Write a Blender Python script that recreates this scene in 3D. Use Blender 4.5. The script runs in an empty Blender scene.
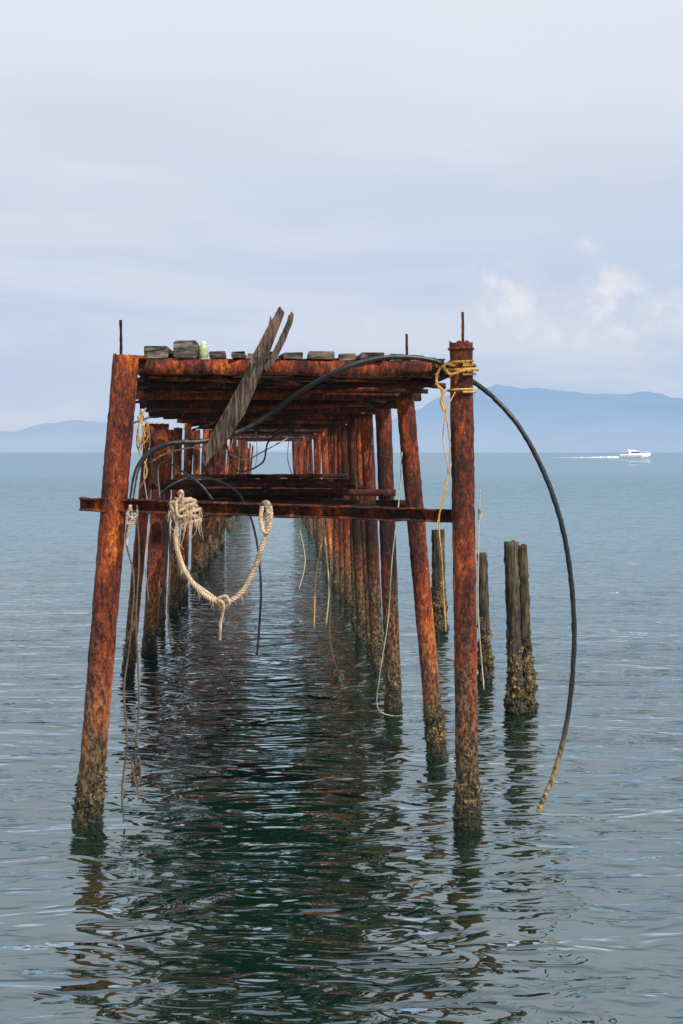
import bpy, math, random
from mathutils import Vector, noise, Matrix
random.seed(7)
S = bpy.context.scene
COL = S.collection
S.view_settings.view_transform = 'Standard'
S.view_settings.look = 'None'
S.view_settings.exposure = 0
# ------------------------------------------------------------------ camera
H = 2.4; LENS = 50.0; FP = LENS/36*1024
PITCH = math.atan(60/FP)
cd = bpy.data.cameras.new('camera'); cam = bpy.data.objects.new('camera', cd); COL.objects.link(cam)
cam.location = (0, 0, H); cam.rotation_euler = (math.pi/2-PITCH, 0, 0)
cd.sensor_fit = 'VERTICAL'; cd.sensor_height = 36; cd.lens = LENS
cd.clip_end = 100000; cd.clip_start = 0.1
S.camera = cam
FWD = Vector((0, math.cos(PITCH), -math.sin(PITCH))); UP = Vector((0, math.sin(PITCH), math.cos(PITCH)))
def ray(px, py): return Vector((px-341.5, 0, 0)) + UP*(512-py) + FWD*FP
def P(px, py, Y):
    d = ray(px, py); return Vector((0, 0, H)) + d*(Y/d.y)
def W(px, py):
    d = ray(px, py); return Vector((0, 0, H)) + d*(-H/d.z)
D1 = W(278, 822).y
def xc(Y): return -0.0468*Y           # the line the jetty runs along

# ------------------------------------------------------------------ node helpers
class NT:
    def __init__(s, tree): s.t = tree; s.n = tree.nodes; s.l = tree.links
    def new(s, typ, **kw):
        n = s.n.new(typ)
        for k, v in kw.items(): setattr(n, k, v)
        return n
    def put(s, sock, v):
        if hasattr(v, 'is_output') or isinstance(v, bpy.types.NodeSocket): s.l.new(v, sock)
        else: sock.default_value = v
    def m(s, op, a, b=None, c=None, clamp=False):
        n = s.n.new('ShaderNodeMath'); n.operation = op; n.use_clamp = clamp
        s.put(n.inputs[0], a)
        if b is not None: s.put(n.inputs[1], b)
        if c is not None: s.put(n.inputs[2], c)
        return n.outputs[0]
    def noise(s, vec, scale, detail=4, rough=.55, dist=0):
        n = s.n.new('ShaderNodeTexNoise'); s.l.new(vec, n.inputs['Vector'])
        n.inputs['Scale'].default_value = scale; n.inputs['Detail'].default_value = detail
        n.inputs['Roughness'].default_value = rough; n.inputs['Distortion'].default_value = dist
        return n.outputs['Fac']
    def ramp(s, fac, stops):
        n = s.n.new('ShaderNodeValToRGB'); s.l.new(fac, n.inputs[0]); e = n.color_ramp.elements
        while len(e) < len(stops): e.new(.5)
        for el, (p, c) in zip(e, stops):
            el.position = p; el.color = (c[0], c[1], c[2], 1) if not isinstance(c, (int, float)) else (c, c, c, 1)
        return n.outputs[0]
    def mix(s, f, a, b, blend='MIX'):
        n = s.n.new('ShaderNodeMix'); n.data_type = 'RGBA'; n.blend_type = blend
        s.put(n.inputs[0], f)
        s.put(n.inputs[6], a if isinstance(a, bpy.types.NodeSocket) else (*a, 1))
        s.put(n.inputs[7], b if isinstance(b, bpy.types.NodeSocket) else (*b, 1))
        return n.outputs[2]
    def mapping(s, vec, scale=(1, 1, 1), loc=(0, 0, 0), rot=(0, 0, 0)):
        n = s.n.new('ShaderNodeMapping'); s.l.new(vec, n.inputs[0])
        n.inputs['Scale'].default_value = scale; n.inputs['Location'].default_value = loc; n.inputs['Rotation'].default_value = rot
        return n.outputs[0]
    def smooth(s, v, lo, hi):
        n = s.n.new('ShaderNodeMapRange'); n.interpolation_type = 'SMOOTHSTEP'; s.l.new(v, n.inputs[0])
        n.inputs[1].default_value = lo; n.inputs[2].default_value = hi
        return n.outputs[0]
def material(name):
    m = bpy.data.materials.new(name); m.use_nodes = True
    t = NT(m.node_tree); b = m.node_tree.nodes['Principled BSDF']
    return m, t, b
def rnd_coord(t):
    tc = t.new('ShaderNodeTexCoord'); oi = t.new('ShaderNodeObjectInfo')
    v = t.new('ShaderNodeVectorMath', operation='ADD')
    sc = t.m('MULTIPLY', oi.outputs['Random'], 57.0)
    t.l.new(tc.outputs['Object'], v.inputs[0]); t.l.new(sc, v.inputs[1])
    return v.outputs[0], oi.outputs['Random']
def bump(t, b, h, strength=.6, dist=.01):
    n = t.new('ShaderNodeBump'); n.inputs['Strength'].default_value = strength; n.inputs['Distance'].default_value = dist
    t.l.new(h, n.inputs['Height']); t.l.new(n.outputs[0], b.inputs['Normal'])

def rust_mat(name, tint=1.0, dark=0.0):
    m, t, b = material(name)
    v, rn = rnd_coord(t)
    big = t.noise(t.mapping(v, (1, 1, .26)), 7.0, 10, .74, .3)
    patch = t.noise(t.mapping(v, (1, 1, .5)), 2.3, 5, .6, .3)
    med = t.noise(t.mapping(v, (1, 1, .5)), 42, 8, .8, .2)
    fine = t.noise(v, 170, 4, .7)
    f = t.m('ADD', t.m('MULTIPLY', big, .40), t.m('MULTIPLY', patch, .30))
    f = t.m('ADD', f, t.m('MULTIPLY', med, .44))
    f = t.m('ADD', f, t.m('MULTIPLY', fine, .18))
    f = t.m('ADD', f, t.m('MULTIPLY', t.m('SUBTRACT', rn, .5), .06))
    f = t.m('SUBTRACT', f, .178+dark)
    col = t.ramp(f, [(.42, (.010, .004, .004)), (.458, (.052, .010, .006)), (.50, (.17*tint, .027*tint, .009)), (.545, (.34*tint, .060*tint, .010)), (.592, (.68*tint, .18*tint, .018)), (.655, (.92*tint, .42*tint, .09))])
    pale = t.smooth(t.noise(t.mapping(v, (1, 1, .45)), 22, 8, .8, .3), .62, .65)
    col = t.mix(t.m('MULTIPLY', pale, .45), col, (.54, .33, .18))
    pit = t.smooth(t.noise(t.mapping(v, (1, 1, .45), (5, 5, 5)), 16, 9, .8, .2), .43, .395)
    col = t.mix(t.m('MULTIPLY', pit, .88), col, (.009, .005, .005))
    g = t.new('ShaderNodeNewGeometry'); sx = t.new('ShaderNodeSeparateXYZ'); t.l.new(g.outputs['Position'], sx.inputs[0])
    wz = t.m('ADD', sx.outputs[2], t.m('MULTIPLY', t.m('SUBTRACT', big, .5), 1.8))
    yel = t.m('MULTIPLY', t.smooth(wz, 1.3, .7), t.smooth(med, .46, .58))
    col = t.mix(t.m('MULTIPLY', yel, .5), col, (.38, .24, .11))
    wet = t.smooth(wz, .90, .30)
    wetcol = t.mix(t.smooth(med, .44, .60), (.010, .008, .005), (.20, .14, .065))
    col = t.mix(t.m('MULTIPLY', wet, .88), col, wetcol)
    t.l.new(col, b.inputs['Base Color'])
    b.inputs['Roughness'].default_value = .68
    b.inputs['Specular IOR Level'].default_value = .35
    hh = t.m('ADD', t.m('MULTIPLY', med, 1.0), t.m('MULTIPLY', fine, .6)); hh = t.m('ADD', hh, t.m('MULTIPLY', pale, .35)); hh = t.m('SUBTRACT', hh, t.m('MULTIPLY', pit, .55))
    bump(t, b, hh, 1, .016)
    return m
RUST = rust_mat('rusted_steel')
RUSTD = rust_mat('dark_rusted_steel', .85, .012)
RUSTK = rust_mat('darkened_rusted_steel', .4, .04)  # both copies darken the rust colour to deepen shade under the deck
def crust_mat():
    m, t, b = material('barnacle_crust')
    v, rn = rnd_coord(t)
    n1 = t.noise(v, 34, 6, .75); n2 = t.noise(v, 9, 4)
    f = t.m('ADD', t.m('MULTIPLY', n1, .7), t.m('MULTIPLY', n2, .3))
    col = t.ramp(f, [(.43, (.007, .006, .004)), (.50, (.030, .021, .009)), (.56, (.16, .105, .030)), (.64, (.44, .33, .15))])
    g = t.new('ShaderNodeNewGeometry'); sx = t.new('ShaderNodeSeparateXYZ'); t.l.new(g.outputs['Position'], sx.inputs[0])
    low = t.smooth(sx.outputs[2], .20, .03)
    col = t.mix(t.m('MULTIPLY', low, .75), col, (.009, .010, .006))
    t.l.new(col, b.inputs['Base Color']); b.inputs['Roughness'].default_value = .6
    vo = t.new('ShaderNodeTexVoronoi'); t.l.new(v, vo.inputs['Vector']); vo.inputs['Scale'].default_value = 45
    bump(t, b, t.m('ADD', n1, t.m('MULTIPLY', vo.outputs['Distance'], -1)), 1, .02)
    return m
CRUST = crust_mat()
def wood_mat(name, c0, c1, axis_scale=(1.2, 14, 14)):
    m, t, b = material(name)
    v, rn = rnd_coord(t)
    g1 = t.noise(t.mapping(v, axis_scale), 3, 7, .65, .3)
    g2 = t.noise(v, 5, 4)
    f = t.m('ADD', t.m('MULTIPLY', g1, .7), t.m('MULTIPLY', g2, .3))
    mid = tuple((a+b_)/2 for a, b_ in zip(c0, c1))
    col = t.ramp(f, [(.38, (c0[0]*.25, c0[1]*.25, c0[2]*.25)), (.46, c0), (.54, mid), (.62, c1)])
    t.l.new(col, b.inputs['Base Color']); b.inputs['Roughness'].default_value = .85
    bump(t, b, g1, .9, .012)
    return m
WOODG = wood_mat('weathered_grey_wood', (.035, .028, .025), (.22, .18, .155), (3, 3, 14))
WOODB = wood_mat('splintered_brown_wood', (.028, .018, .014), (.20, .135, .10), (22, 22, 1.5))
WOODD = wood_mat('very_dark_wood', (.005, .003, .0025), (.028, .012, .008), (14, 2, 14))  # very dark base colour for deck planks, walkway boards and slats
WOODP = wood_mat('old_pile_wood', (.014, .010, .006), (.12, .092, .045), (14, 14, 1.2))
def rope_mat(name, c, dirt=.5, sc=40):
    m, t, b = material(name)
    v, rn = rnd_coord(t)
    n = t.noise(v, sc, 5, .7); n2 = t.noise(v, 4, 3)
    f = t.m('ADD', t.m('MULTIPLY', n, .5), t.m('MULTIPLY', n2, .5))
    col = t.ramp(f, [(.38, tuple(x*(1-dirt)*.6 for x in c)), (.5, tuple(x*.8 for x in c)), (.6, c)])
    t.l.new(col, b.inputs['Base Color']); b.inputs['Roughness'].default_value = .9
    bump(t, b, n, .8, .006)
    return m
ROPE = rope_mat('pale_hemp_rope', (.62, .46, .31), .65)
ROPEY = rope_mat('yellow_brown_rope', (.60, .35, .09), .6)
ROPEG = rope_mat('dirty_dark_rope', (.12, .085, .055))
STRING = rope_mat('pale_string', (.50, .45, .32), .3)
def hose_mat():
    m, t, b = material('black_rubber_hose')
    v, rn = rnd_coord(t)
    g = t.new('ShaderNodeNewGeometry'); sx = t.new('ShaderNodeSeparateXYZ'); t.l.new(g.outputs['Position'], sx.inputs[0])
    n = t.noise(v, 35, 5, .7)
    z = t.m('ADD', sx.outputs[2], t.m('MULTIPLY', t.m('SUBTRACT', n, .5), 1.2))
    f = t.smooth(z, .75, .3)
    col = t.mix(f, t.ramp(n, [(.4, (.005, .005, .006)), (.7, (.022, .023, .027))]), t.ramp(n, [(.42, (.06, .04, .02)), (.55, (.34, .23, .09)), (.7, (.45, .38, .25))]))
    t.l.new(col, b.inputs['Base Color'])
    t.l.new(t.m('ADD', t.m('MULTIPLY', f, .5), .4), b.inputs['Roughness'])
    bump(t, b, n, .5, .006)
    return m
HOSE = hose_mat()
def plain(name, c, r=.5, sc=12, var=.3):
    m, t, b = material(name)
    v, rn = rnd_coord(t)
    n = t.noise(v, sc, 4)
    t.l.new(t.ramp(n, [(.3, tuple(x*(1-var) for x in c)), (.7, c)]), b.inputs['Base Color'])
    b.inputs['Roughness'].default_value = r
    return m
BOATW = plain('white_gelcoat', (.80, .81, .82), .3, .5, .06)
BOATG = plain('dark_boat_glass', (.02, .03, .04), .1, .5)
BOATB = plain('blue_boat_stripe', (.05, .09, .18), .35, .5)
BOTTLE = plain('pale_green_plastic', (.42, .48, .25), .35, 10, .3)
FOAM = plain('white_foam', (.66, .72, .78), .9, .8, .35)

# ------------------------------------------------------------------ object helpers
def props(o, label=None, cat=None, group=None, kind=None):
    if label: o['label'] = label
    if cat: o['category'] = cat
    if group: o['group'] = group
    if kind: o['kind'] = kind
    return o
WORG = {}
def empty(name, loc):
    o = bpy.data.objects.new(name, None); COL.objects.link(o); o.location = loc; o.empty_display_size = .2
    WORG[o] = Vector(loc); return o
def obj(name, vf, mat, parent=None, org=None, smooth=True):
    vs, fs = vf
    org = Vector(org) if org is not None else Vector(vs[0])
    me = bpy.data.meshes.new(name)
    me.from_pydata([tuple(Vector(v)-org) for v in vs], [], fs)
    me.materials.append(mat); me.validate(); me.update()
    if smooth: me.polygons.foreach_set('use_smooth', [True]*len(me.polygons))
    o = bpy.data.objects.new(name, me); COL.objects.link(o)
    WORG[o] = org
    if parent:
        o.parent = parent; o.location = org - WORG[parent]
    else: o.location = org
    return o
def merge(*vfs):
    V = []; F = []
    for v, f in vfs:
        k = len(V); V += list(v); F += [tuple(i+k for i in q) for q in f]
    return V, F
def catmull(pts, n=10):
    pts = [Vector(p) for p in pts]
    q = [pts[0]*2-pts[1]] + pts + [pts[-1]*2-pts[-2]]
    out = []
    for i in range(1, len(q)-2):
        for k in range(n):
            t = k/n; a, b, c, d = q[i-1], q[i], q[i+1], q[i+2]
            out.append(.5*((2*b)+(c-a)*t+(2*a-5*b+4*c-d)*t*t+(3*b-a-3*c+d)*t**3))
    out.append(pts[-1]); return out
def frames(path):
    T = []
    for i in range(len(path)):
        a = path[max(0, i-1)]; b = path[min(len(path)-1, i+1)]
        d = (b-a); T.append(d.normalized() if d.length > 1e-9 else Vector((0, 0, 1)))
    n = T[0].orthogonal().normalized(); N = [n]
    for i in range(1, len(path)):
        n = N[-1] - T[i]*N[-1].dot(T[i]); n = n.normalized() if n.length > 1e-6 else T[i].orthogonal().normalized()
        N.append(n)
    return [(p, N[i], T[i].cross(N[i])) for i, p in enumerate(path)]
def tube(path, r, seg=8, jit=0.0, off=None):
    V = []; F = []
    fr = frames(path)
    for i, (p, a, b) in enumerate(fr):
        rr = r(i/(len(fr)-1)) if callable(r) else r
        c = p if off is None else p + a*off[i][0] + b*off[i][1]
        for k in range(seg):
            th = 2*math.pi*k/seg
            d = a*math.cos(th)+b*math.sin(th)
            q = c + d*rr
            if jit: q = q + d*jit*noise.noise(q*60)
            V.append(q)
    for i in range(len(fr)-1):
        for k in range(seg):
            k2 = (k+1) % seg
            F.append((i*seg+k, i*seg+k2, (i+1)*seg+k2, (i+1)*seg+k))
    F.append(tuple(range(seg))[::-1]); F.append(tuple((len(fr)-1)*seg+k for k in range(seg)))
    return V, F
def resample(path, step):
    out = [path[0]]; acc = 0
    for a, b in zip(path[:-1], path[1:]):
        L = (b-a).length
        if L < 1e-9: continue
        s = step-acc
        while s <= L:
            out.append(a+(b-a)*(s/L)); s += step
        acc = (acc+L) % step
    out.append(path[-1]); return out
def twisted(path, r, pitch=.06, strands=3, seg=7, fuzz=0):
    path = resample(path, pitch/8)
    out = []
    for s in range(strands):
        off = []
        for i in range(len(path)):
            a = 2*math.pi*(i/8 + s/strands); off.append((r*.5*math.cos(a), r*.5*math.sin(a)))
        out.append(tube(path, r*.56, seg, off=off))
    for _ in range(fuzz):      # loose yarns standing off the rope
        i = random.randrange(2, len(path)-2); p = path[i]
        d = Vector((random.uniform(-1, 1), random.uniform(-1, .3), random.uniform(-1, .5))).normalized()
        out.append(tube([p, p+d*r*1.4, p+d*r*2.4+Vector((0, 0, -r*random.uniform(.5, 2.5)))], .0012, 3))
    return merge(*out)
def pxs(pts): return [P(*p) for p in pts]

def pole_vf(A, B, r, seg=22, rings=44, rough=.004, hollow=True, r2=None):
    A = Vector(A); B = Vector(B); V = []; F = []
    ax = (B-A).normalized(); a = ax.orthogonal().normalized(); b = ax.cross(a)
    sd = Vector((random.uniform(0, 90), 0, 0))
    r2 = r if r2 is None else r2
    for i in range(rings+1):
        t = i/rings; c = A.lerp(B, t); rr = r+(r2-r)*t
        for k in range(seg):
            th = 2*math.pi*k/seg; d = a*math.cos(th)+b*math.sin(th)
            q = c+d*rr
            n = noise.noise(q*9+sd)*.4+noise.noise(q*26+sd)*.6
            e = 0
            if i == rings: e = noise.noise(Vector((math.cos(th)*2, math.sin(th)*2, 3))+sd)*.03
            V.append(q + d*rough*2*n + ax*e)
    for i in range(rings):
        for k in range(seg):
            k2 = (k+1) % seg; F.append((i*seg+k, i*seg+k2, (i+1)*seg+k2, (i+1)*seg+k))
    top = rings*seg
    if hollow:
        k0 = len(V)
        for dz, f in ((0, .88), (-.25, .88)):
            for k in range(seg):
                th = 2*math.pi*k/seg; d = a*math.cos(th)+b*math.sin(th); V.append(B+d*r2*f+ax*dz)
        for k in range(seg):
            k2 = (k+1) % seg
            F.append((top+k, top+k2, k0+k2, k0+k)); F.append((k0+k, k0+k2, k0+seg+k2, k0+seg+k))
        F.append(tuple(k0+seg+k for k in range(seg)))
    else: F.append(tuple(top+k for k in range(seg)))
    return V, F
def crust_vf(A, B, r, z0=-.3, z1=.45, seg=36, rings=30, amp=.03, cones=60):
    A = Vector(A); B = Vector(B); ax = (B-A).normalized(); a = ax.orthogonal().normalized(); b = ax.cross(a)
    sd = Vector((random.uniform(0, 90), 5, 0)); V = []; F = []; surf = []
    for i in range(rings+1):
        t = i/rings; z = z0+(z1-z0)*t; s = (z-A.z)/ax.z; c = A+ax*s
        fade = max(0, min(1, (1-t)*1.9))
        for k in range(seg):
            th = 2*math.pi*k/seg; d = a*math.cos(th)+b*math.sin(th); q = c+d*r
            n = noise.noise(q*11+sd)*.6+abs(noise.noise(q*27+sd))*.8+noise.noise(q*60+sd)*.35
            lim = noise.noise(q*14+sd)*.9
            ff = max(0, min(1, fade*1.2-.1+lim*(t > .4)))
            if i == rings: ff = 0
            rr = r - .007 + ff*(.011+amp*max(-.1, n))
            V.append(c+d*rr)
            if ff > .35 and z > -.05: surf.append((c+d*rr, d))
    for i in range(rings):
        for k in range(seg):
            k2 = (k+1) % seg; F.append((i*seg+k, i*seg+k2, (i+1)*seg+k2, (i+1)*seg+k))
    parts = [(V, F)]
    for _ in range(cones):
        p, d = random.choice(surf); p = p + Vector((random.uniform(-1, 1), 0, random.uniform(-1, 1)))*.01
        h = random.uniform(.006, .018); w = random.uniform(.006, .012)
        u = d.orthogonal().normalized(); v = d.cross(u)
        cv = [p-d*.01+(u*math.cos(x)+v*math.sin(x))*w for x in (0, 1.05, 2.1, 3.14, 4.2, 5.24)] + [p+d*h+(u*math.cos(x)+v*math.sin(x))*w*.45 for x in (0, 1.05, 2.1, 3.14, 4.2, 5.24)]
        cf = [(k, (k+1) % 6, 6+(k+1) % 6, 6+k) for k in range(6)] + [tuple(range(6, 12))]
        parts.append((cv, cf))
    return merge(*parts)
def extrude(A, B, prof, up=(0, 0, 1), n=24, jit=.003, endjag=0.0):
    A = Vector(A); B = Vector(B); ax = (B-A).normalized(); up = Vector(up)
    side = ax.cross(up).normalized(); up = side.cross(ax).normalized(); m = len(prof); V = []; F = []
    sd = Vector((random.uniform(0, 90), 0, 7))
    for i in range(n+1):
        c = A.lerp(B, i/n)
        for j, (s, u) in enumerate(prof):
            q = c+side*s+up*u
            e = Vector((noise.noise(q*13+sd), noise.noise(q*13+sd+Vector((9, 9, 9))), noise.noise(q*13+sd+Vector((20, 3, 5)))))*2*jit
            if endjag and i in (0, n): q = q+ax*endjag*random.uniform(-1, 1)
            V.append(q+e)
    for i in range(n):
        for j in range(m):
            j2 = (j+1) % m; F.append((i*m+j, i*m+j2, (i+1)*m+j2, (i+1)*m+j))
    F.append(tuple(range(m))[::-1]); F.append(tuple(n*m+j for j in range(m)))
    return V, F
def boxp(w, h):
    b = min(w, h)*.12
    return [(-w/2, -h/2+b), (-w/2+b, -h/2), (w/2-b, -h/2), (w/2, -h/2+b), (w/2, h/2-b), (w/2-b, h/2), (-w/2+b, h/2), (-w/2, h/2-b)]
def channelp(w, h, t=.012):
    return [(-w/2, -h/2), (w/2, -h/2), (w/2, h/2), (-w/2, h/2), (-w/2, h/2-t), (w/2-t, h/2-t), (w/2-t, -h/2+t), (-w/2, -h/2+t)]
def ibeam(w, h, t=.012):
    return [(-w/2, -h/2), (w/2, -h/2), (w/2, -h/2+t), (t/2, -h/2+t), (t/2, h/2-t), (w/2, h/2-t), (w/2, h/2), (-w/2, h/2), (-w/2, h/2-t), (-t/2, h/2-t), (-t/2, -h/2+t), (-w/2, -h/2+t)]

# ------------------------------------------------------------------ the jetty
jet = empty('jetty', (xc(D1), D1, 0))
props(jet, 'long rusted steel jetty on two rows of leaning pipe posts with a ruined plank deck', 'jetty')
NPOST = 0
def post(A, B, r, lod=0, label=None):
    global NPOST
    NPOST += 1
    A = Vector(A); B = Vector(B)
    A2 = A + (A-B).normalized()*.9
    seg, rings = ((32, 130), (18, 60), (12, 24))[lod]
    o = obj('post', pole_vf(A2, B, r, seg, rings, .0042), RUST, jet, A)
    if label: o['label'] = label
    obj('barnacle_crust', crust_vf(A, B, r, -.3, random.uniform(.42, .6), (44, 26, 16)[lod], (44, 26, 12)[lod], (.030, .028, .03)[lod], (170, 70, 0)[lod]), CRUST, o, A, smooth=lod > 0)
    return o
def px_post(tx, ty, bx, by, wpx, lod, label=None):
    A = W(bx, by); B = P(tx, ty, A.y)
    return post(A, B, wpx*.5*A.y/FP, lod, label)
L1 = px_post(126, 356, 88, 822, 26, 0)
YP = W(468, 826).y
R1 = px_post(461, 343, 468, 826, 23, 0)
px_post(405, 398, 437, 757, 18, 0, 'right hand post leaning inward with a free upper end')
for a in [(383, 402, 394, 711, 16), (366, 410, 378, 672, 13), (353, 420, 363, 643, 12), (151, 424, 128, 674, 12), (162, 424, 149, 656, 14), (178, 428, 173, 616, 9),
          (170, 430, 161, 634, 7), (188, 424, 184, 601, 7), (192, 430, 178, 608, 6), (197, 430, 194, 586, 7), (206, 428, 199, 578, 6), (209, 430, 204, 567, 6), (345, 425, 349, 612, 9), (340, 425, 343, 602, 7), (337, 425, 337, 592, 8), (358, 418, 371, 655, 7), (350, 424, 356, 628, 7), (329, 428, 330, 577, 7)]:
    px_post(*a, 1)
ZT = 2.88
F = 3.05
while F < 8.2:
    Y = F*D1; u = -1.42+random.uniform(-.13, .13)
    post((xc(Y)+u, Y, 0), (xc(Y)+u+random.uniform(-.05, .28), Y+random.uniform(-.1, .1), ZT+random.uniform(-.4, .08)), random.uniform(.040, .058), 2)
    F += random.uniform(.09, .17)
F = 2.75
while F < 8:
    Y = F*D1; u = 1.08+random.uniform(-.11, .11)
    post((xc(Y)+u, Y, 0), (xc(Y)+u+random.uniform(-.22, .06), Y+random.uniform(-.1, .1), ZT+random.uniform(-.1, .08)), random.uniform(.042, .065), 2)
    F += random.uniform(.10, .18)
UB = obj('cross_beam', extrude(P(122, 366, D1+.13), P(452, 370, D1+.13), channelp(.07, .095), n=90, jit=.006), RUST, jet)
UB['label'] = 'orange rusted channel across the front end under the deck'
LB = obj('cross_beam', extrude(P(80, 504, D1-.03), P(453, 516, D1+.03), ibeam(.09, .085), n=90, jit=.004), RUST, jet)
LB['label'] = 'red brown lower cross beam at the front with an end sticking out to the left'
def lu(Y):
    F = Y/D1
    return -.88-.45*min(1, max(0, (F-1)/.75))
def ru(Y): return 1.08
Fs = [1.06, 1.12, 1.18, 1.24, 1.31, 1.38, 1.46, 1.57, 1.72, 1.85, 1.97, 2.25, 2.55, 2.9, 3.3, 3.7, 4.2, 4.7, 5.3, 5.9]
for i, F in enumerate(Fs):
    Y = F*D1; thin = i in (0, 1, 2, 4, 6, 9)
    obj('cross_beam', extrude((xc(Y)+lu(Y)-.08, Y, ZT-(.0 if thin else .03)+random.uniform(-.03, .02)), (xc(Y)+ru(Y)+.08, Y+.03, ZT-(.0 if thin else .03)+random.uniform(-.03, .02)), boxp(.04, .035) if thin else channelp(.06, .08), n=30, jit=.006), RUSTD if i in (3, 7, 11) else RUSTK, jet)
for i, F in enumerate([1.08, 1.12, 1.16, 1.2, 1.24, 1.28, 1.32, 1.37, 1.42, 1.48, 1.54, 1.60, 1.66, 1.72, 1.79, 1.87, 1.97, 2.1, 2.25, 2.5]):
    Y = F*D1; z = 2.015+random.uniform(-.03, .03)
    wide = i in (4, 8, 13, 16, 18)
    a, b = ((-1.45 if F > 1.6 else -.78), 1.1) if wide else (-.80+random.uniform(-.05, .12), .66+random.uniform(-.18, .08))
    obj('cross_beam', extrude((xc(Y)+a, Y, z), (xc(Y)+b, Y, z+random.uniform(-.02, .02)), channelp(.05, .034, .008) if not wide else channelp(.06, .06), n=24, jit=.005), (RUSTD, RUSTK, RUSTK)[i % 3], jet)
# boards of the lower walkway, lying lengthwise under those bars
for u, w, f0, f1 in [(-.64, .20, 1.10, 2.5), (-.41, .22, 1.06, 2.3), (-.16, .20, 1.13, 2.6), (.07, .21, 1.07, 2.2), (.30, .19, 1.12, 2.5), (.52, .20, 1.2, 2.6)]:
    Y0 = D1*f0; Y1 = D1*f1
    obj('walkway_board', extrude((xc(Y0)+u, Y0, 1.955+random.uniform(-.008, .008)), (xc(Y1)+u, Y1, 1.955+random.uniform(-.02, .01)), boxp(w, .03), n=60, jit=.006, endjag=.05), WOODD, jet, smooth=False)
def lpath(uf, z, Ys): return [Vector((xc(Y)+uf(Y), Y, z)) for Y in Ys]
def stringer(uf, z, Ya, Yb, prof, m=RUST):
    ys = [Ya, D1*1.75, Yb] if Ya < D1*1.75 else [Ya, Yb]
    p = lpath(uf, z, ys); parts = [extrude(a, b, prof, n=50, jit=.004) for a, b in zip(p[:-1], p[1:])]
    return obj('stringer', merge(*parts), m, jet)
stringer(lu, ZT+.045, D1+.18, D1*6, channelp(.06, .10), RUSTK)
stringer(ru, ZT+.045, D1+.18, D1*6, channelp(.06, .10), RUSTD)
stringer(lambda Y: -.35, ZT+.045, D1+.18, D1*4, ibeam(.07, .09), RUSTK)
stringer(lambda Y: .38, ZT+.045, D1+.18, D1*4, ibeam(.07, .09), RUSTK)
Y = D1+.3; n = 0
while Y < D1*5.8 and n < 97:
    w = random.uniform(.14, .23)
    if random.random() > .09:
        over = .0 if Y < D1*1.5 else .2
        a = lu(Y)-random.uniform(-.03, .02+over); b = ru(Y)+random.uniform(-.03, .03+over)
        rr_ = random.random()
        if rr_ < .10: b -= random.uniform(.3, 1.2)
        elif rr_ < .18: a += random.uniform(.3, 1.0)
        z = ZT+.116+random.uniform(-.006, .012)
        obj('deck_plank', extrude((xc(Y)+a, Y+random.uniform(-.03, .03), z), (xc(Y)+b, Y+random.uniform(-.03, .03), z+random.uniform(-.015, .015)), boxp(w, .032), n=14, jit=.006, endjag=.025), WOODD, jet, smooth=False); n += 1
    Y += w+random.uniform(.01, .07)*(1 if Y < 25 else 4)
for _ in range(40):
    Y = D1+random.uniform(.3, 16); u = random.uniform(lu(Y)+.1, .9); L = random.uniform(.2, .8); a = random.uniform(-.35, .35)
    c = Vector((xc(Y)+u, Y, ZT+.07))
    d = Vector((math.cos(a)*random.choice((-1, 1)), random.uniform(-.5, .5), -random.uniform(.05, .4))).normalized()
    obj('broken_slat', extrude(c, c+d*L, boxp(random.uniform(.03, .09), .02), n=10, jit=.007, endjag=.03), random.choice((WOODD, WOODD, RUSTK, RUSTK, WOODB)), jet, smooth=False)
for x0, x1, y0, y1, L in [(145, 168, 346, 358, 1.6), (174, 198, 341, 358, .9), (209, 225, 351, 358, 1.2), (232, 245, 352, 358, 2.0), (247, 259, 353, 359, 1.4), (263, 279, 352, 359, 1.5), (284, 303, 352, 359, .7),
                          (308, 334, 351, 359, 1.8), (339, 356, 353, 360, 1.1), (361, 384, 353, 360, 1.6), (390, 404, 354, 361, .8), (411, 424, 355, 361, 1.0)]:
    A0 = P(x0, y1, D1+.12); B0 = P(x1, y0, D1+.12); w = B0.x-A0.x; h = B0.z-A0.z
    c = Vector(((A0.x+B0.x)/2, D1+.10+random.uniform(-.03, .06), B0.z-h/2))
    obj('edge_board', extrude(c, c+Vector((-.0468*L+random.uniform(-.06, .06), L, .01)), boxp(w, h), n=12, jit=.004, endjag=.010), WOODG, jet, smooth=False)
for a, b, r in [((150, 377, D1+.3), (300, 384, D1+.5), .012), ((180, 396, D1+1.5), (392, 388, D1+1.2), .016), ((160, 412, D1+2.6), (380, 404, D1+2.5), .016), ((290, 377, D1+.3), (420, 383, D1+.6), .011), ((200, 420, D1+3.6), (372, 416, D1+3.4), .02)]:
    obj('loose_pipe', tube(resample([P(*a), P(*b)], .2), r, 8, .006), RUSTD, jet)
for x, y0, y1, YY in [(121, 320, 360, D1), (463, 312, 350, YP), (407, 334, 362, D1+1.0)]:
    obj('reinforcing_rod', tube(resample([P(x-.5, y0, YY), P(x, (y0+y1)/2, YY), P(x, y1, YY)], .03), .0095, 8, .004), RUSTK, jet)
def ring(px, py, YY, r, h):
    c = P(px, py, YY); return tube([c+Vector((r*math.cos(a), r*math.sin(a), 0)) for a in [i*math.pi/12 for i in range(25)]], h, 6, .004)
obj('collar', ring(461, 349, YP, .077, .009), RUST, jet)
obj('bracket', extrude(P(432, 378, D1+.08), P(455, 366, D1+.05), boxp(.02, .09), n=8, jit=.004), RUST, jet)
obj('bracket', extrude(P(120, 357, D1+.05), P(147, 358, D1+.1), boxp(.09, .02), n=8, jit=.004), RUST, jet)

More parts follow.
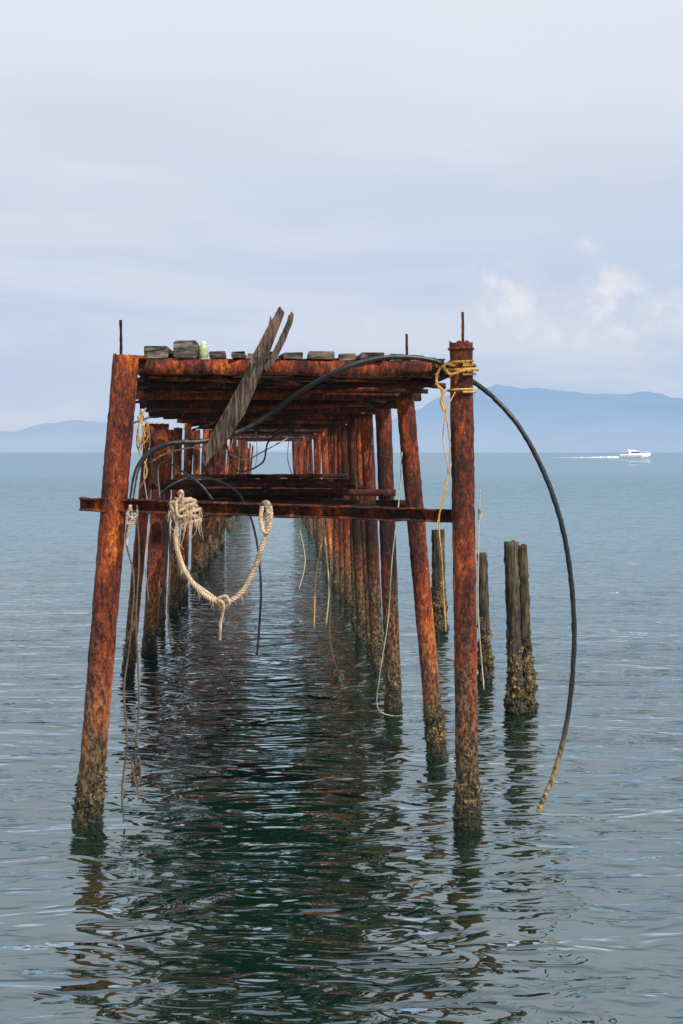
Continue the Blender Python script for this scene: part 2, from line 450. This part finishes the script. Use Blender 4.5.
# ------------------------------------------------------------------ free-standing old piles
def pile(name, tx, ty, bx, by, wpx, label, rough=.008):
    A = W(bx, by); B = P(tx, ty, A.y); r = wpx*.5*A.y/FP
    root = empty(name, A)
    obj('shaft', pole_vf(A+(A-B).normalized()*.9, B, r, 20, 60, rough, False, r*.93), WOODP, root, A)
    obj('barnacle_crust', crust_vf(A, B, r, -.3, .7, 36, 34, .065, 120), CRUST, root, A, smooth=False)
    return props(root, label, 'wooden pile')
pile('mooring_pile', 511, 542, 516, 714, 15, 'thick old wooden pile right of the jetty, left and taller of the close pair', .01)
pile('mooring_pile', 522, 545, 529, 711, 11, 'slimmer old wooden pile pressed against the right side of the thick pile', .01)
pile('mooring_pile', 482, 554, 486, 682, 11, 'worn old pile just behind the front right rusty post')
pile('mooring_pile', 438, 530, 439, 632, 14, 'short old pile between the leaning rusty post and the front right post')

# ------------------------------------------------------------------ broken boards leaning on the deck edge
def board(edges, Y0, Y1, th):
    V = []; F = []; K = 8; sd = Vector((random.uniform(0, 50), 0, 0))
    E = []
    for (a, b) in zip(edges[:-1], edges[1:]):
        for k in range(6): E.append(tuple(x+(y-x)*k/6 for x, y in zip(a, b)))
    E.append(edges[-1]); n = len(E)
    for i, (l, r, py) in enumerate(E):
        Y = Y0+(Y1-Y0)*i/(n-1); jl = noise.noise(Vector((i*.9, 1, 0))+sd)*.5; jr = noise.noise(Vector((i*.9, 5, 0))+sd)*.5
        for kk, back in [(k, 0) for k in range(K+1)]+[(k, 1) for k in range(K, -1, -1)]:
            x = l+jl+(r+jr-l-jl)*kk/K
            dy = noise.noise(Vector((kk*1.7, 9, 0))+sd)*16 if i in (0, n-1) else 0
            q = P(x, py+dy+(x-(l+r)/2)*.45, Y)
            V.append(q+Vector((0, th if back else .004*noise.noise(q*40), 0)))
    m = 2*(K+1)
    for i in range(n-1):
        for j in range(m):
            j2 = (j+1) % m; F.append((i*m+j, i*m+j2, (i+1)*m+j2, (i+1)*m+j))
    F.append(tuple(range(m))); F.append(tuple((n-1)*m+j for j in range(m))[::-1])
    return V, F
o = obj('broken_board', merge(board([(277, 284.5, 311), (259, 269.5, 350), (243, 257.5, 380), (227, 244.5, 410), (212, 228, 436), (201, 206, 462)], D1-.02, D1+.1, .03),
                              board([(270, 272, 322), (262, 265, 338), (255, 262, 352), (249, 256, 364)], D1-.035, D1-.03, .012)), WOODB, None, P(205, 462, D1+.1), smooth=False)
props(o, 'long weathered board leaning steeply across the front deck edge, splintered at its top', 'board')
o = obj('broken_board', board([(288.5, 293.5, 319), (278, 284, 342), (270, 276, 358), (264, 268, 370)], D1-.05, D1-.03, .022), WOODB, None, P(262, 372, D1), smooth=False)
props(o, 'short thin splinter of board sticking up right beside the long leaning board', 'board')

# ------------------------------------------------------------------ hose
hp = pxs([(538, 812, D1+.05), (543, 800, D1+.05), (556, 768, D1+.05), (568, 715, D1+.05), (574, 650, D1+.06), (572, 590, D1+.06), (563, 530, D1+.06), (545, 475, D1+.08), (520, 428, D1+.1), (495, 399, D1+.13), (475, 383, D1+.1),
          (455, 370, D1+.07), (430, 360, D1+.03), (400, 357, D1-.0), (370, 360, D1-.03), (335, 372, D1-.05), (300, 392, D1+.06), (270, 414, D1+.2), (240, 431, D1+.2), (205, 441, D1+.1), (172, 443, D1+.05), (150, 452, D1+.03), (137, 470, D1), (131, 502, D1-.1)])
o = obj('hose', tube(catmull(hp, 12), .016, 12, .004), HOSE, None, hp[0])
props(o, 'thick black hose arching from the jetty over the front right post down to the water', 'hose')
hp = pxs([(160, 497, D1-.05), (170, 486, D1-.08), (190, 478, D1), (215, 480, D1+.3), (237, 492, D1+.5), (250, 515, D1+.5), (258, 550, D1+.5), (261, 590, D1+.5), (259, 630, D1+.5), (257, 655, D1+.5)])
o = obj('cable', tube(catmull(hp, 10), .008, 8, .003), HOSE, None, hp[0])
props(o, 'thin black cable hanging straight down in the middle with a free end above the water', 'cable')
hp = pxs([(160, 500, D1-.1), (158, 470, D1), (165, 462, D1+.1), (180, 470, D1), (200, 484, D1-.05), (213, 500, D1-.06)])
o = obj('cable', tube(catmull(hp, 10), .007, 8, .003), HOSE, None, hp[0])
props(o, 'short black cable looped above the left end of the lower cross beam', 'cable')

# ------------------------------------------------------------------ ropes
YR = D1-.1
def wrap(px, py, Y, rx, ry, turns, h, n=26):
    c = P(px, py, Y); return [c+Vector((rx*math.sin(a), -ry*math.cos(a), h*(a/(2*math.pi*turns)-.5))) for a in [i*2*math.pi*turns/(n*turns) for i in range(int(n*turns)+1)]]
main = pxs([(178, 520, YR), (176, 540, YR), (181, 562, YR), (192, 582, YR), (208, 597, YR), (224, 602, YR), (240, 594, YR), (252, 574, YR), (261, 550, YR), (267, 530, YR), (268, 512, YR), (266, 503, YR+.05)])
knot = [twisted(catmull(main, 10), .0165, fuzz=140)]
knot.append(twisted(catmull([p+Vector((.012*math.sin(i*2.1), .01, .022*math.cos(i*1.7))) for i, p in enumerate(main[:6])], 10), .009, fuzz=40))
knot.append(twisted(catmull(pxs([(262, 506, YR), (261, 520, YR-.01), (264, 532, YR-.02), (269, 528, YR-.02), (271, 512, YR), (268, 503, YR+.03), (263, 505, YR+.12), (264, 520, YR+.16)]), 10), .015, fuzz=20))
knot.append(twisted(catmull(pxs([(218, 598, YR-.02), (226, 596, YR-.03), (229, 604, YR-.02), (221, 607, YR), (219, 600, YR-.03), (224, 606, YR-.03), (221, 622, YR), (220, 640, YR)]), 8), .009, fuzz=30))
for k in range(4):
    knot.append(twisted(wrap(181+k*1.2, 510+random.uniform(-7, 7), D1-.02, .06+.014*k, .085, 1.3, .09*random.choice((-1, 1))), .012, fuzz=24))
rr = random.Random(4)
for s in range(3):
    pp = []
    for i in range(12):
        a = rr.uniform(0, 6.28); q = rr.uniform(.3, 1)
        pp.append(P(184+15*q*math.cos(a), 506+13*q*math.sin(a), YR+rr.uniform(-.05, .03)))
    knot.append(twisted(catmull(pp, 8), .010, fuzz=60))
for s in range(26):      # frayed yarns hanging from the knot
    x = rr.uniform(170, 200); y0 = rr.uniform(505, 522); L = rr.uniform(8, 30)
    knot.append(tube(catmull(pxs([(x, y0, YR-.04), (x+rr.uniform(-4, 4), y0+L*.5, YR-.05), (x+rr.uniform(-6, 6), y0+L, YR-.04)]), 5), .002, 4))
o = obj('mooring_rope', merge(*knot), ROPE, None, main[0])
props(o, 'thick pale twisted rope knotted on the lower cross beam and sagging in a deep loop', 'rope')

y = []; YB = YP
for k, (py, h) in enumerate([(364, .03), (368, -.05), (372, .04), (391, .02)]):
    y.append(twisted(wrap(461.5, py, YB, .088, .088, 1.15, h, 28), .007, fuzz=12))
y.append(twisted(catmull(pxs([(455, 366, YB-.08), (446, 364, YB-.08), (438, 372, YB-.06), (437, 384, YB-.08), (444, 392, YB-.1), (441, 400, YB-.1), (444, 412, YB-.1)]), 8), .009, fuzz=20))
y.append(twisted(catmull(pxs([(443, 366, YB-.1), (450, 374, YB-.11), (461, 371, YB-.12), (470, 369, YB-.11), (478, 370, YB-.05)]), 8), .009, fuzz=10))
y.append(tube(catmull(pxs([(440, 385, YB-.05), (447, 420, YB-.1), (450, 455, YB-.1), (446, 490, YB-.1), (439, 520, YB-.08), (442, 560, YB-.08), (444, 600, YB-.08), (446, 632, YB-.08)]), 10), .0045, 6, .002))
y.append(tube(catmull(pxs([(455, 392, YB-.1), (447, 410, YB-.12), (443, 440, YB-.12), (448, 470, YB-.12), (441, 505, YB-.12), (436, 530, YB-.12)]), 10), .004, 6, .002))
o = obj('lashing_rope', merge(*y), ROPEY, None, P(461, 370, D1-.1))
props(o, 'yellow brown rope lashed round the top of the front right post with strands trailing down', 'rope')

def strand(name, pts, r, mat, label, cat='rope', extra=None, tw=False, group=None):
    q = pxs(pts); path = catmull(q, 10)
    parts = [twisted(path, r, fuzz=20) if tw else tube(path, r, 6, .002)]
    if extra: parts += extra
    o = obj(name, merge(*parts), mat, None, q[0]); props(o, label, cat, group); return o
def tangle(px, py, Y, wpx, hpx, n, r):
    out = []
    for j in range(3):
        pts = [P(px+random.uniform(-wpx, wpx), py+random.uniform(-hpx, hpx), Y+random.uniform(-.05, .05)) for _ in range(n)]
        out.append(tube(catmull(pts, 6), r, 5))
    return out
strand('hanging_rope', [(131, 508, D1-.12), (126, 540, D1-.1), (134, 580, D1-.1), (130, 640, D1-.1), (124, 690, D1-.1), (127, 740, D1-.1), (122, 790, D1-.1), (124, 822, D1-.1)], .0065, ROPEG, 'thin dark rope reaching the water beside the front left post')
strand('hanging_rope', [(137, 505, D1-.12), (139, 560, D1-.1), (136, 620, D1-.1), (139, 700, D1-.1), (135, 760, D1-.1), (139, 800, D1-.1)], .0065, ROPEG, 'dark rope with a tangled clump near its end, hanging right of the front left post', extra=tangle(135, 772, D1-.1, 6, 16, 7, .006))
strand('frayed_rope', [(131, 505, D1-.13), (128, 515, D1-.14), (135, 520, D1-.13), (129, 527, D1-.14), (126, 545, D1-.13)], .010, ROPE, 'pale frayed rope end wound round the left end of the lower cross beam', tw=True, extra=tangle(133, 515, D1-.12, 6, 10, 6, .004))
strand('frayed_rope', [(146, 408, D1+.2), (140, 420, D1+.2), (137, 445, D1+.2), (147, 470, D1+.2), (139, 490, D1+.2)], .005, ROPEY, 'tattered yellowish rope hanging from the deck just right of the front left post', extra=tangle(143, 430, D1+.2, 7, 22, 7, .003))
strand('string', [(402, 452, D1+.5), (399, 500, D1+.5), (392, 560, D1+.5), (388, 620, D1+.6), (379, 680, D1+.7), (378, 708, D1+.8), (395, 716, D1+.8), (420, 711, D1+.8)], .004, STRING, 'thin pale string looping down between the inner right posts', 'string')
strand('string', [(326, 505, D1+1.5), (322, 540, D1+1.5), (316, 575, D1+1.5), (314, 630, D1+1.5)], .005, ROPEY, 'thin yellowish string hanging left of the tangled dark rope in the middle', 'string')
strand('string', [(322, 505, D1+1.5), (326, 550, D1+1.5), (329, 590, D1+1.5), (326, 625, D1+1.5)], .006, STRING, 'pale string with a loose end hanging just above the dark tangle', 'string')
strand('hanging_rope', [(327, 520, D1+1.4), (330, 580, D1+1.4), (330, 640, D1+1.4), (338, 675, D1+1.4), (340, 700, D1+1.4)], .005, ROPEG, 'dark rope with a rusty brown clump hanging low in the middle of the jetty', extra=tangle(338, 678, D1+1.4, 7, 9, 8, .007))
strand('hanging_rope', [(168, 515, D1+.05), (170, 560, D1+.05), (168, 610, D1+.05), (171, 645, D1+.05)], .006, ROPEG, 'short dark rope dangling from the lower cross beam left of the sagging loop')
strand('string', [(301, 470, D1*2.3), (299, 520, D1*2.3), (305, 560, D1*2.3), (299, 590, D1*2.3)], .009, STRING, 'faint pale string far under the deck at the right row of posts', 'string')
strand('string', [(480, 490, D1+.2), (479, 520, D1+.2), (478, 600, D1+.2), (480, 640, D1+.2), (484, 690, D1+.2)], .004, STRING, 'thin pale string hanging along the right side of the front right post', 'string', extra=tangle(480, 515, D1+.2, 2, 7, 5, .003))
strand('string', [(150, 462, D1+1), (170, 452, D1+1.5), (200, 447, D1+2), (225, 452, D1+2.5), (245, 460, D1+3), (262, 452, D1+3), (290, 437, D1+3.2)], .006, STRING, 'pale string slung in shallow curves under the deck behind the leaning board', 'string')
strand('cable', [(224, 436, D1+.5), (236, 470, D1+.5), (262, 463, D1+.6), (270, 440, D1+.8), (300, 425, D1+1)], .006, HOSE, 'thin black cable drooping in a loop under the deck behind the leaning board', 'cable')
strand('cable', [(150, 452, D1+.3), (154, 480, D1+.3), (163, 500, D1+.3), (166, 560, D1+.3), (162, 600, D1+.3)], .006, HOSE, 'thin black cable trailing down between the two thickest left posts behind the front', 'cable')
strand('string', [(141, 410, D1+.4), (150, 440, D1+.4), (144, 475, D1+.4), (150, 520, D1+.4), (145, 560, D1+.4), (149, 600, D1+.4)], .004, STRING, 'wavering pale string hanging along the first of the left posts behind the front', 'string')
for x, y0, y1, f in [(196, 436, 478, 1.9), (212, 438, 486, 2.3), (236, 438, 476, 2.6), (256, 440, 466, 2.8), (290, 438, 478, 2.4), (309, 434, 492, 2.1), (356, 426, 500, 1.6), (371, 420, 470, 1.45)]:
    strand('string', [(x, y0-8, D1*f), (x+random.uniform(-3, 3), (y0+y1)/2, D1*f), (x+random.uniform(-3, 3), y1, D1*f)], .006, ROPEG, 'short dark string dangling from the underside of the ruined deck', 'string', group='short dark strings dangling under the deck')

bt = empty('bottle', P(203.5, 358, D1+.16))
b0 = Vector(bt.location)
def lathe(c, prof, seg=16):
    V = []; F = []
    for r, z in prof:
        for k in range(seg):
            a = 2*math.pi*k/seg; V.append(c+Vector((r*math.cos(a), r*math.sin(a), z)))
    for i in range(len(prof)-1):
        for k in range(seg):
            k2 = (k+1) % seg; F.append((i*seg+k, i*seg+k2, (i+1)*seg+k2, (i+1)*seg+k))
    F.append(tuple(range(seg))); F.append(tuple((len(prof)-1)*seg+k for k in range(seg))); return V, F
obj('bottle_body', lathe(b0, [(.026, 0), (.032, .006), (.033, .03), (.031, .04), (.033, .05), (.032, .066), (.022, .084), (.013, .092)]), BOTTLE, bt, b0)
obj('bottle_cap', lathe(b0, [(.014, .088), (.0145, .090), (.0145, .106), (.012, .108)]), BOATW, bt, b0)
props(bt, 'small pale green plastic bottle standing on the deck edge between two grey boards', 'bottle')

# ------------------------------------------------------------------ motor boat
bw = W(635, 457.6); boat = empty('motor_boat', bw)
props(boat, 'white motor cruiser speeding to the right near the horizon', 'boat')
sc = 31*bw.y/FP/13.0
def hull():
    V = []; F = []; N = 16; L = 13.0
    for i in range(N+1):
        t = i/N; x = -L/2+L*t
        beam = 1.9*(1-max(0, (t-.45)/.55)**2.2)+.02; sheer = 1.25+.75*t**2; keel = -.35+1.5*max(0, (t-.7)/.3)**2
        for s, z in ((-1, sheer), (-.96, sheer*.6+keel*.4), (-.72, keel*.6+.25), (0, keel), (.72, keel*.6+.25), (.96, sheer*.6+keel*.4), (1, sheer)):
            V.append(Vector((x, s*beam, z)))
        V.append(Vector((x, beam*.5, sheer+.1))); V.append(Vector((x, -beam*.5, sheer+.1)))
    m = 9
    for i in range(N):
        for j in range(m):
            j2 = (j+1) % m; F.append((i*m+j, i*m+j2, (i+1)*m+j2, (i+1)*m+j))
    F.append(tuple(range(m))); F.append(tuple(N*m+j for j in range(m))); return V, F
def loftbox(x0, x1, xa, xb, w, wt, z0, z1):
    return [Vector(v) for v in ((x0, -w, z0), (x1, -w, z0), (x1, w, z0), (x0, w, z0), (xa, -wt, z1), (xb, -wt, z1), (xb, wt, z1), (xa, wt, z1))], [(0, 1, 5, 4), (1, 2, 6, 5), (2, 3, 7, 6), (3, 0, 4, 7), (4, 5, 6, 7), (3, 2, 1, 0)]
def bobj(name, vf, mat, parent=None, smooth=False):
    vs = [bw+Vector(v)*sc for v in vf[0]]
    return obj(name, (vs, vf[1]), mat, parent or boat, bw, smooth)
bobj('hull', hull(), BOATW)
cb = bobj('cabin', loftbox(-2.6, 3.4, -2.2, 1.4, 1.35, 1.1, 1.4, 2.75), BOATW)
bobj('side_window', loftbox(-2.0, 2.3, -1.8, 1.3, 1.37, 1.22, 1.95, 2.5), BOATG, cb)
bobj('windscreen', loftbox(2.0, 3.1, 1.2, 1.75, 1.1, .95, 1.85, 2.62), BOATG, cb)
bobj('flybridge', loftbox(-2.4, .6, -2.6, .2, 1.0, 1.05, 2.78, 3.2), BOATW)
bobj('radar_arch', merge(loftbox(-2.7, -2.2, -3.1, -2.7, 1.1, 1.1, 1.6, 3.4), loftbox(-3.1, -2.4, -3.2, -2.5, 1.15, 1.15, 3.38, 3.5)), BOATW)
bobj('stripe', loftbox(-6.3, 2.4, -6.3, 2.7, 1.93, 1.95, .72, .86), BOATB)
bobj('rail', merge(*[tube([Vector((1+i*.9, 1.4-.22*i, 1.6)), Vector((1+i*.9, 1.4-.22*i, 2.4))], .04, 5) for i in range(6)], tube([Vector((1, 1.4, 2.4)), Vector((5.6, .3, 2.65))], .04, 5)), BOATW)
V = []; F = []; NX, NY = 90, 14
for i in range(NX+1):
    t = i/NX; x = -5.5*sc - t*36*(bw.y/620)
    for j in range(NY+1):
        s = j/NY*2-1; hw = 1.3+4*t
        edge = (1-abs(s)**3)
        h = (.6*math.exp(-t*5)+.36*(1-t))*edge*(.5+.9*max(0, noise.noise(Vector((x*.6, s*3, 1)))+.2)) - .045
        V.append(bw+Vector((x, s*hw, h)))
for i in range(NX):
    for j in range(NY): a = i*(NY+1)+j; F.append((a, a+1, a+NY+2, a+NY+1))
wk = obj('boat_wake', (V, F), FOAM, None, bw); props(wk, 'white foam wake trailing left behind the motor boat', 'wake', kind='stuff')

# ------------------------------------------------------------------ hills
def painted_haze_mat(name, top, low, zs):  # air haze painted as emission colour, paler towards the water
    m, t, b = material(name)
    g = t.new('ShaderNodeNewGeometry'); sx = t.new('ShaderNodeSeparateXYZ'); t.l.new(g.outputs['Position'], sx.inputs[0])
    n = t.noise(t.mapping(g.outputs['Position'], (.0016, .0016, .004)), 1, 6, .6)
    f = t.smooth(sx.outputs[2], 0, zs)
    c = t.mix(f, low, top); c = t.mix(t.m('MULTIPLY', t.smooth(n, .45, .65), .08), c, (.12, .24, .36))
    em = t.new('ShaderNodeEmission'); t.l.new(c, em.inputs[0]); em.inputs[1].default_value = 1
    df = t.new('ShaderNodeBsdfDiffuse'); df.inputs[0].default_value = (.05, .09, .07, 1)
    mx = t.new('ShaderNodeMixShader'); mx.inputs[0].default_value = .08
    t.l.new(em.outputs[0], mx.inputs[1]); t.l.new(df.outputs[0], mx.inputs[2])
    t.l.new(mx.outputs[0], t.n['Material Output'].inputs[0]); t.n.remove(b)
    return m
HZ1 = painted_haze_mat('painted_haze_blue_hillside', (.34, .51, .76), (.46, .60, .80), 330)
HZ2 = painted_haze_mat('painted_haze_distant_hillside', (.43, .56, .77), (.49, .61, .80), 300)
def hills(name, prof, Y, mat, amp=6):
    V = []; F = []; K = 10; NX = 260
    x0, x1 = prof[0][0], prof[-1][0]
    for i in range(NX+1):
        px = x0+(x1-x0)*i/NX
        for (a, ya), (b, yb) in zip(prof[:-1], prof[1:]):
            if a <= px <= b:
                u = (px-a)/(b-a); u = u*u*(3-2*u); py = ya+(yb-ya)*u; break
        top = P(px, py, Y); h = max(0, top.z)*(1)
        h *= 1+.05*noise.noise(Vector((px*.03, 2, Y*.001)))+.025*noise.noise(Vector((px*.12, 7, 1)))+.012*noise.noise(Vector((px*.4, 7, 1)))
        for k in range(K+1):
            s = k/K; y = Y-1500*(1-s) if k < K else Y
            r = s**.8*(1+.10*(1-s)*noise.noise(Vector((px*.05, s*4, 3))))
            V.append(Vector((top.x*(y/Y), y, -5+(h+5)*r)))
        V.append(Vector((top.x, Y+1500, -5)))
    m = K+2
    for i in range(NX):
        for k in range(m-1): a = i*m+k; F.append((a, a+m, a+m+1, a+1))
    o = obj(name, (V, F), mat, None, (0, Y, 0)); props(o, kind='structure'); return o
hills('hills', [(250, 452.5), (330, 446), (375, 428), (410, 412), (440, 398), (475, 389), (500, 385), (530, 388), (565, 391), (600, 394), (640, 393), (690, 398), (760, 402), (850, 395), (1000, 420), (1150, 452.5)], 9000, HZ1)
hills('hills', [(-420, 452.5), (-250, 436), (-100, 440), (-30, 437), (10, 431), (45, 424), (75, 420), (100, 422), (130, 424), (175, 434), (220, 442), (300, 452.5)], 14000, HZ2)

# ------------------------------------------------------------------ water
def axis_pts(lo, hi, step, far, g):
    a = [lo+i*step for i in range(int((hi-lo)/step)+1)]
    s = step; x = a[-1]; right = []
    while x < far[1]: s *= g; x += s; right.append(x)
    s = step; x = a[0]; left = []
    while x > far[0]: s *= g; x -= s; left.append(x)
    return left[::-1]+a+right
xs = axis_pts(-5, 6, .07, (-45000, 45000), 1.11); ys = axis_pts(4.5, 16, .07, (-200, 60000), 1.08)
V = []; F = []
for yy in ys:
    for xx in xs:
        fade = 1/(1+max(0, abs(xx)-5)/6)/(1+max(0, yy-16)/12)/(1+max(0, 4.5-yy)/6)
        q = Vector((xx*.6, yy*1.3, 0))
        h = .030*noise.noise(q*.8)+.014*noise.noise(q*1.9+Vector((4, 9, 0)))
        V.append((xx, yy, h*fade if fade > .03 else 0))
nx = len(xs)
for j in range(len(ys)-1):
    for i in range(nx-1): a = j*nx+i; F.append((a, a+1, a+nx+1, a+nx))
m, t, b = material('sea_water')
tc = t.new('ShaderNodeTexCoord'); ov = tc.outputs['Object']
sx = t.new('ShaderNodeSeparateXYZ'); t.l.new(ov, sx.inputs[0])
v1 = t.mapping(ov, (.62, 1.6, 1), rot=(0, 0, .05)); v2 = t.mapping(ov, (.8, 1.9, 1), loc=(13, 4, 0), rot=(0, 0, -.07))
a1 = t.noise(v1, 1.7, 1, .5, .8); a2 = t.noise(v2, 3.0, 1.2, .4, 1.3); a3 = t.noise(v2, 9, 1, .5, .4)
big = t.noise(t.mapping(ov, (.03, .08, 1)), 1, 3)
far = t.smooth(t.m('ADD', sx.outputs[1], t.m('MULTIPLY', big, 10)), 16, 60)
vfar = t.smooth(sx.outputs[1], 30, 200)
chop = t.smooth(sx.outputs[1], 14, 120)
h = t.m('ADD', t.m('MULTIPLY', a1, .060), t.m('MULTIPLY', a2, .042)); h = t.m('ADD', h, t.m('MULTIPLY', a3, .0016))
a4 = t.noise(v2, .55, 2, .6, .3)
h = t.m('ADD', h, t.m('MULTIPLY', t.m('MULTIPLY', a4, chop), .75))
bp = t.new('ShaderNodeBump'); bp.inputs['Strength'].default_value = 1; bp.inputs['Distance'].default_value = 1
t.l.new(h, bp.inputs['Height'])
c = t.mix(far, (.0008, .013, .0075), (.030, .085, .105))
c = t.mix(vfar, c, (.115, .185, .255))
df = t.new('ShaderNodeBsdfDiffuse'); t.l.new(c, df.inputs[0])
gl = t.new('ShaderNodeBsdfGlossy'); gl.inputs['Color'].default_value = (.93, 1, 1, 1); gl.inputs['Roughness'].default_value = .008
t.l.new(bp.outputs[0], gl.inputs['Normal'])
fr = t.new('ShaderNodeFresnel'); fr.inputs['IOR'].default_value = 3.4; t.l.new(bp.outputs[0], fr.inputs['Normal'])
cap = t.m('SUBTRACT', .90, t.m('MULTIPLY', vfar, .46))
mx = t.new('ShaderNodeMixShader'); t.l.new(t.m('MINIMUM', fr.outputs[0], cap), mx.inputs[0])
t.l.new(df.outputs[0], mx.inputs[1]); t.l.new(gl.outputs[0], mx.inputs[2]); t.l.new(mx.outputs[0], t.n['Material Output'].inputs[0]); t.n.remove(b)
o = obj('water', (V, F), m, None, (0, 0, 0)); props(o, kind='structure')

# ------------------------------------------------------------------ sky and sun
SUN_EL = math.radians(50); az = Vector((.66, -.75, 0)).normalized()
w = bpy.data.worlds.new('World'); S.world = w; w.use_nodes = True
t = NT(w.node_tree); bg = t.n['Background']
tc = t.new('ShaderNodeTexCoord'); dv = tc.outputs['Generated']
sx = t.new('ShaderNodeSeparateXYZ'); t.l.new(dv, sx.inputs[0]); X, Yv, Z = sx.outputs
sky = t.new('ShaderNodeTexSky'); sky.sky_type = 'NISHITA'; sky.sun_disc = False
sky.sun_elevation = SUN_EL; sky.sun_rotation = math.atan2(az.x, az.y); sky.dust_density = 3; sky.air_density = 1
ns = t.new('ShaderNodeVectorMath', operation='SCALE'); t.l.new(sky.outputs[0], ns.inputs[0]); ns.inputs['Scale'].default_value = .1
grad = t.ramp(t.m('MAXIMUM', Z, 0), [(0, (.55, .67, .85)), (.05, (.54, .66, .85)), (.11, (.56, .67, .86)), (.17, (.65, .73, .88)), (.24, (.77, .82, .92)), (.32, (.81, .87, .95)), (.55, (.80, .88, .97)), (1, (.22, .33, .56))])
st = t.noise(t.mapping(dv, (2.2, 2.2, 11)), 1.6, 6, .55, .6)
c = t.mix(t.m('MULTIPLY', t.smooth(st, .42, .66), .40), grad, (.87, .87, .93))
st2 = t.noise(t.mapping(dv, (1.5, 1.5, 9), (3, 1, 5)), 1.3, 4, .5, .3)
c = t.mix(t.m('MULTIPLY', t.smooth(st2, .5, .7), .22), c, (.54, .60, .78))
ym = t.m('MAXIMUM', Yv, .05); A_ = t.m('DIVIDE', X, ym); B_ = t.m('DIVIDE', Z, ym)
cn = t.noise(dv, 26, 8, .56, .2)
fac = None
for a0, b0_, wa, wb, k in [(.120, .108, .055, .034, .75), (.155, .103, .07, .028, .75), (.180, .112, .036, .020, .8), (.171, .146, .016, .011, .5), (.235, .092, .10, .024, .55), (.15, .086, .14, .020, .5)]:
    da = t.m('DIVIDE', t.m('SUBTRACT', A_, a0), wa); db = t.m('DIVIDE', t.m('SUBTRACT', B_, b0_), wb)
    d = t.m('SQRT', t.m('ADD', t.m('MULTIPLY', da, da), t.m('MULTIPLY', db, db)))
    v = t.m('ADD', t.m('SUBTRACT', 1, d), t.m('MULTIPLY', t.m('SUBTRACT', cn, .5), 2.5))
    v = t.m('MULTIPLY', t.smooth(v, 0, 1.25), k)
    fac = v if fac is None else t.m('MAXIMUM', fac, v)
shade = t.mix(t.smooth(t.noise(dv, 40, 5), .40, .62), (.72, .75, .87), (1.0, .95, .94))
c = t.mix(fac, c, shade)
c = t.mix(.10, c, ns.outputs[0])
t.l.new(c, bg.inputs[0]); bg.inputs[1].default_value = 1.0
sl = bpy.data.lights.new('sun', 'SUN'); so = bpy.data.objects.new('sun', sl); COL.objects.link(so)
sl.energy = 5.0; sl.angle = math.radians(.6); sl.color = (1, .92, .78)
sdir = Vector((az.x*math.cos(SUN_EL), az.y*math.cos(SUN_EL), math.sin(SUN_EL)))
so.rotation_euler = sdir.to_track_quat('Z', 'Y').to_euler()
print('posts', NPOST)
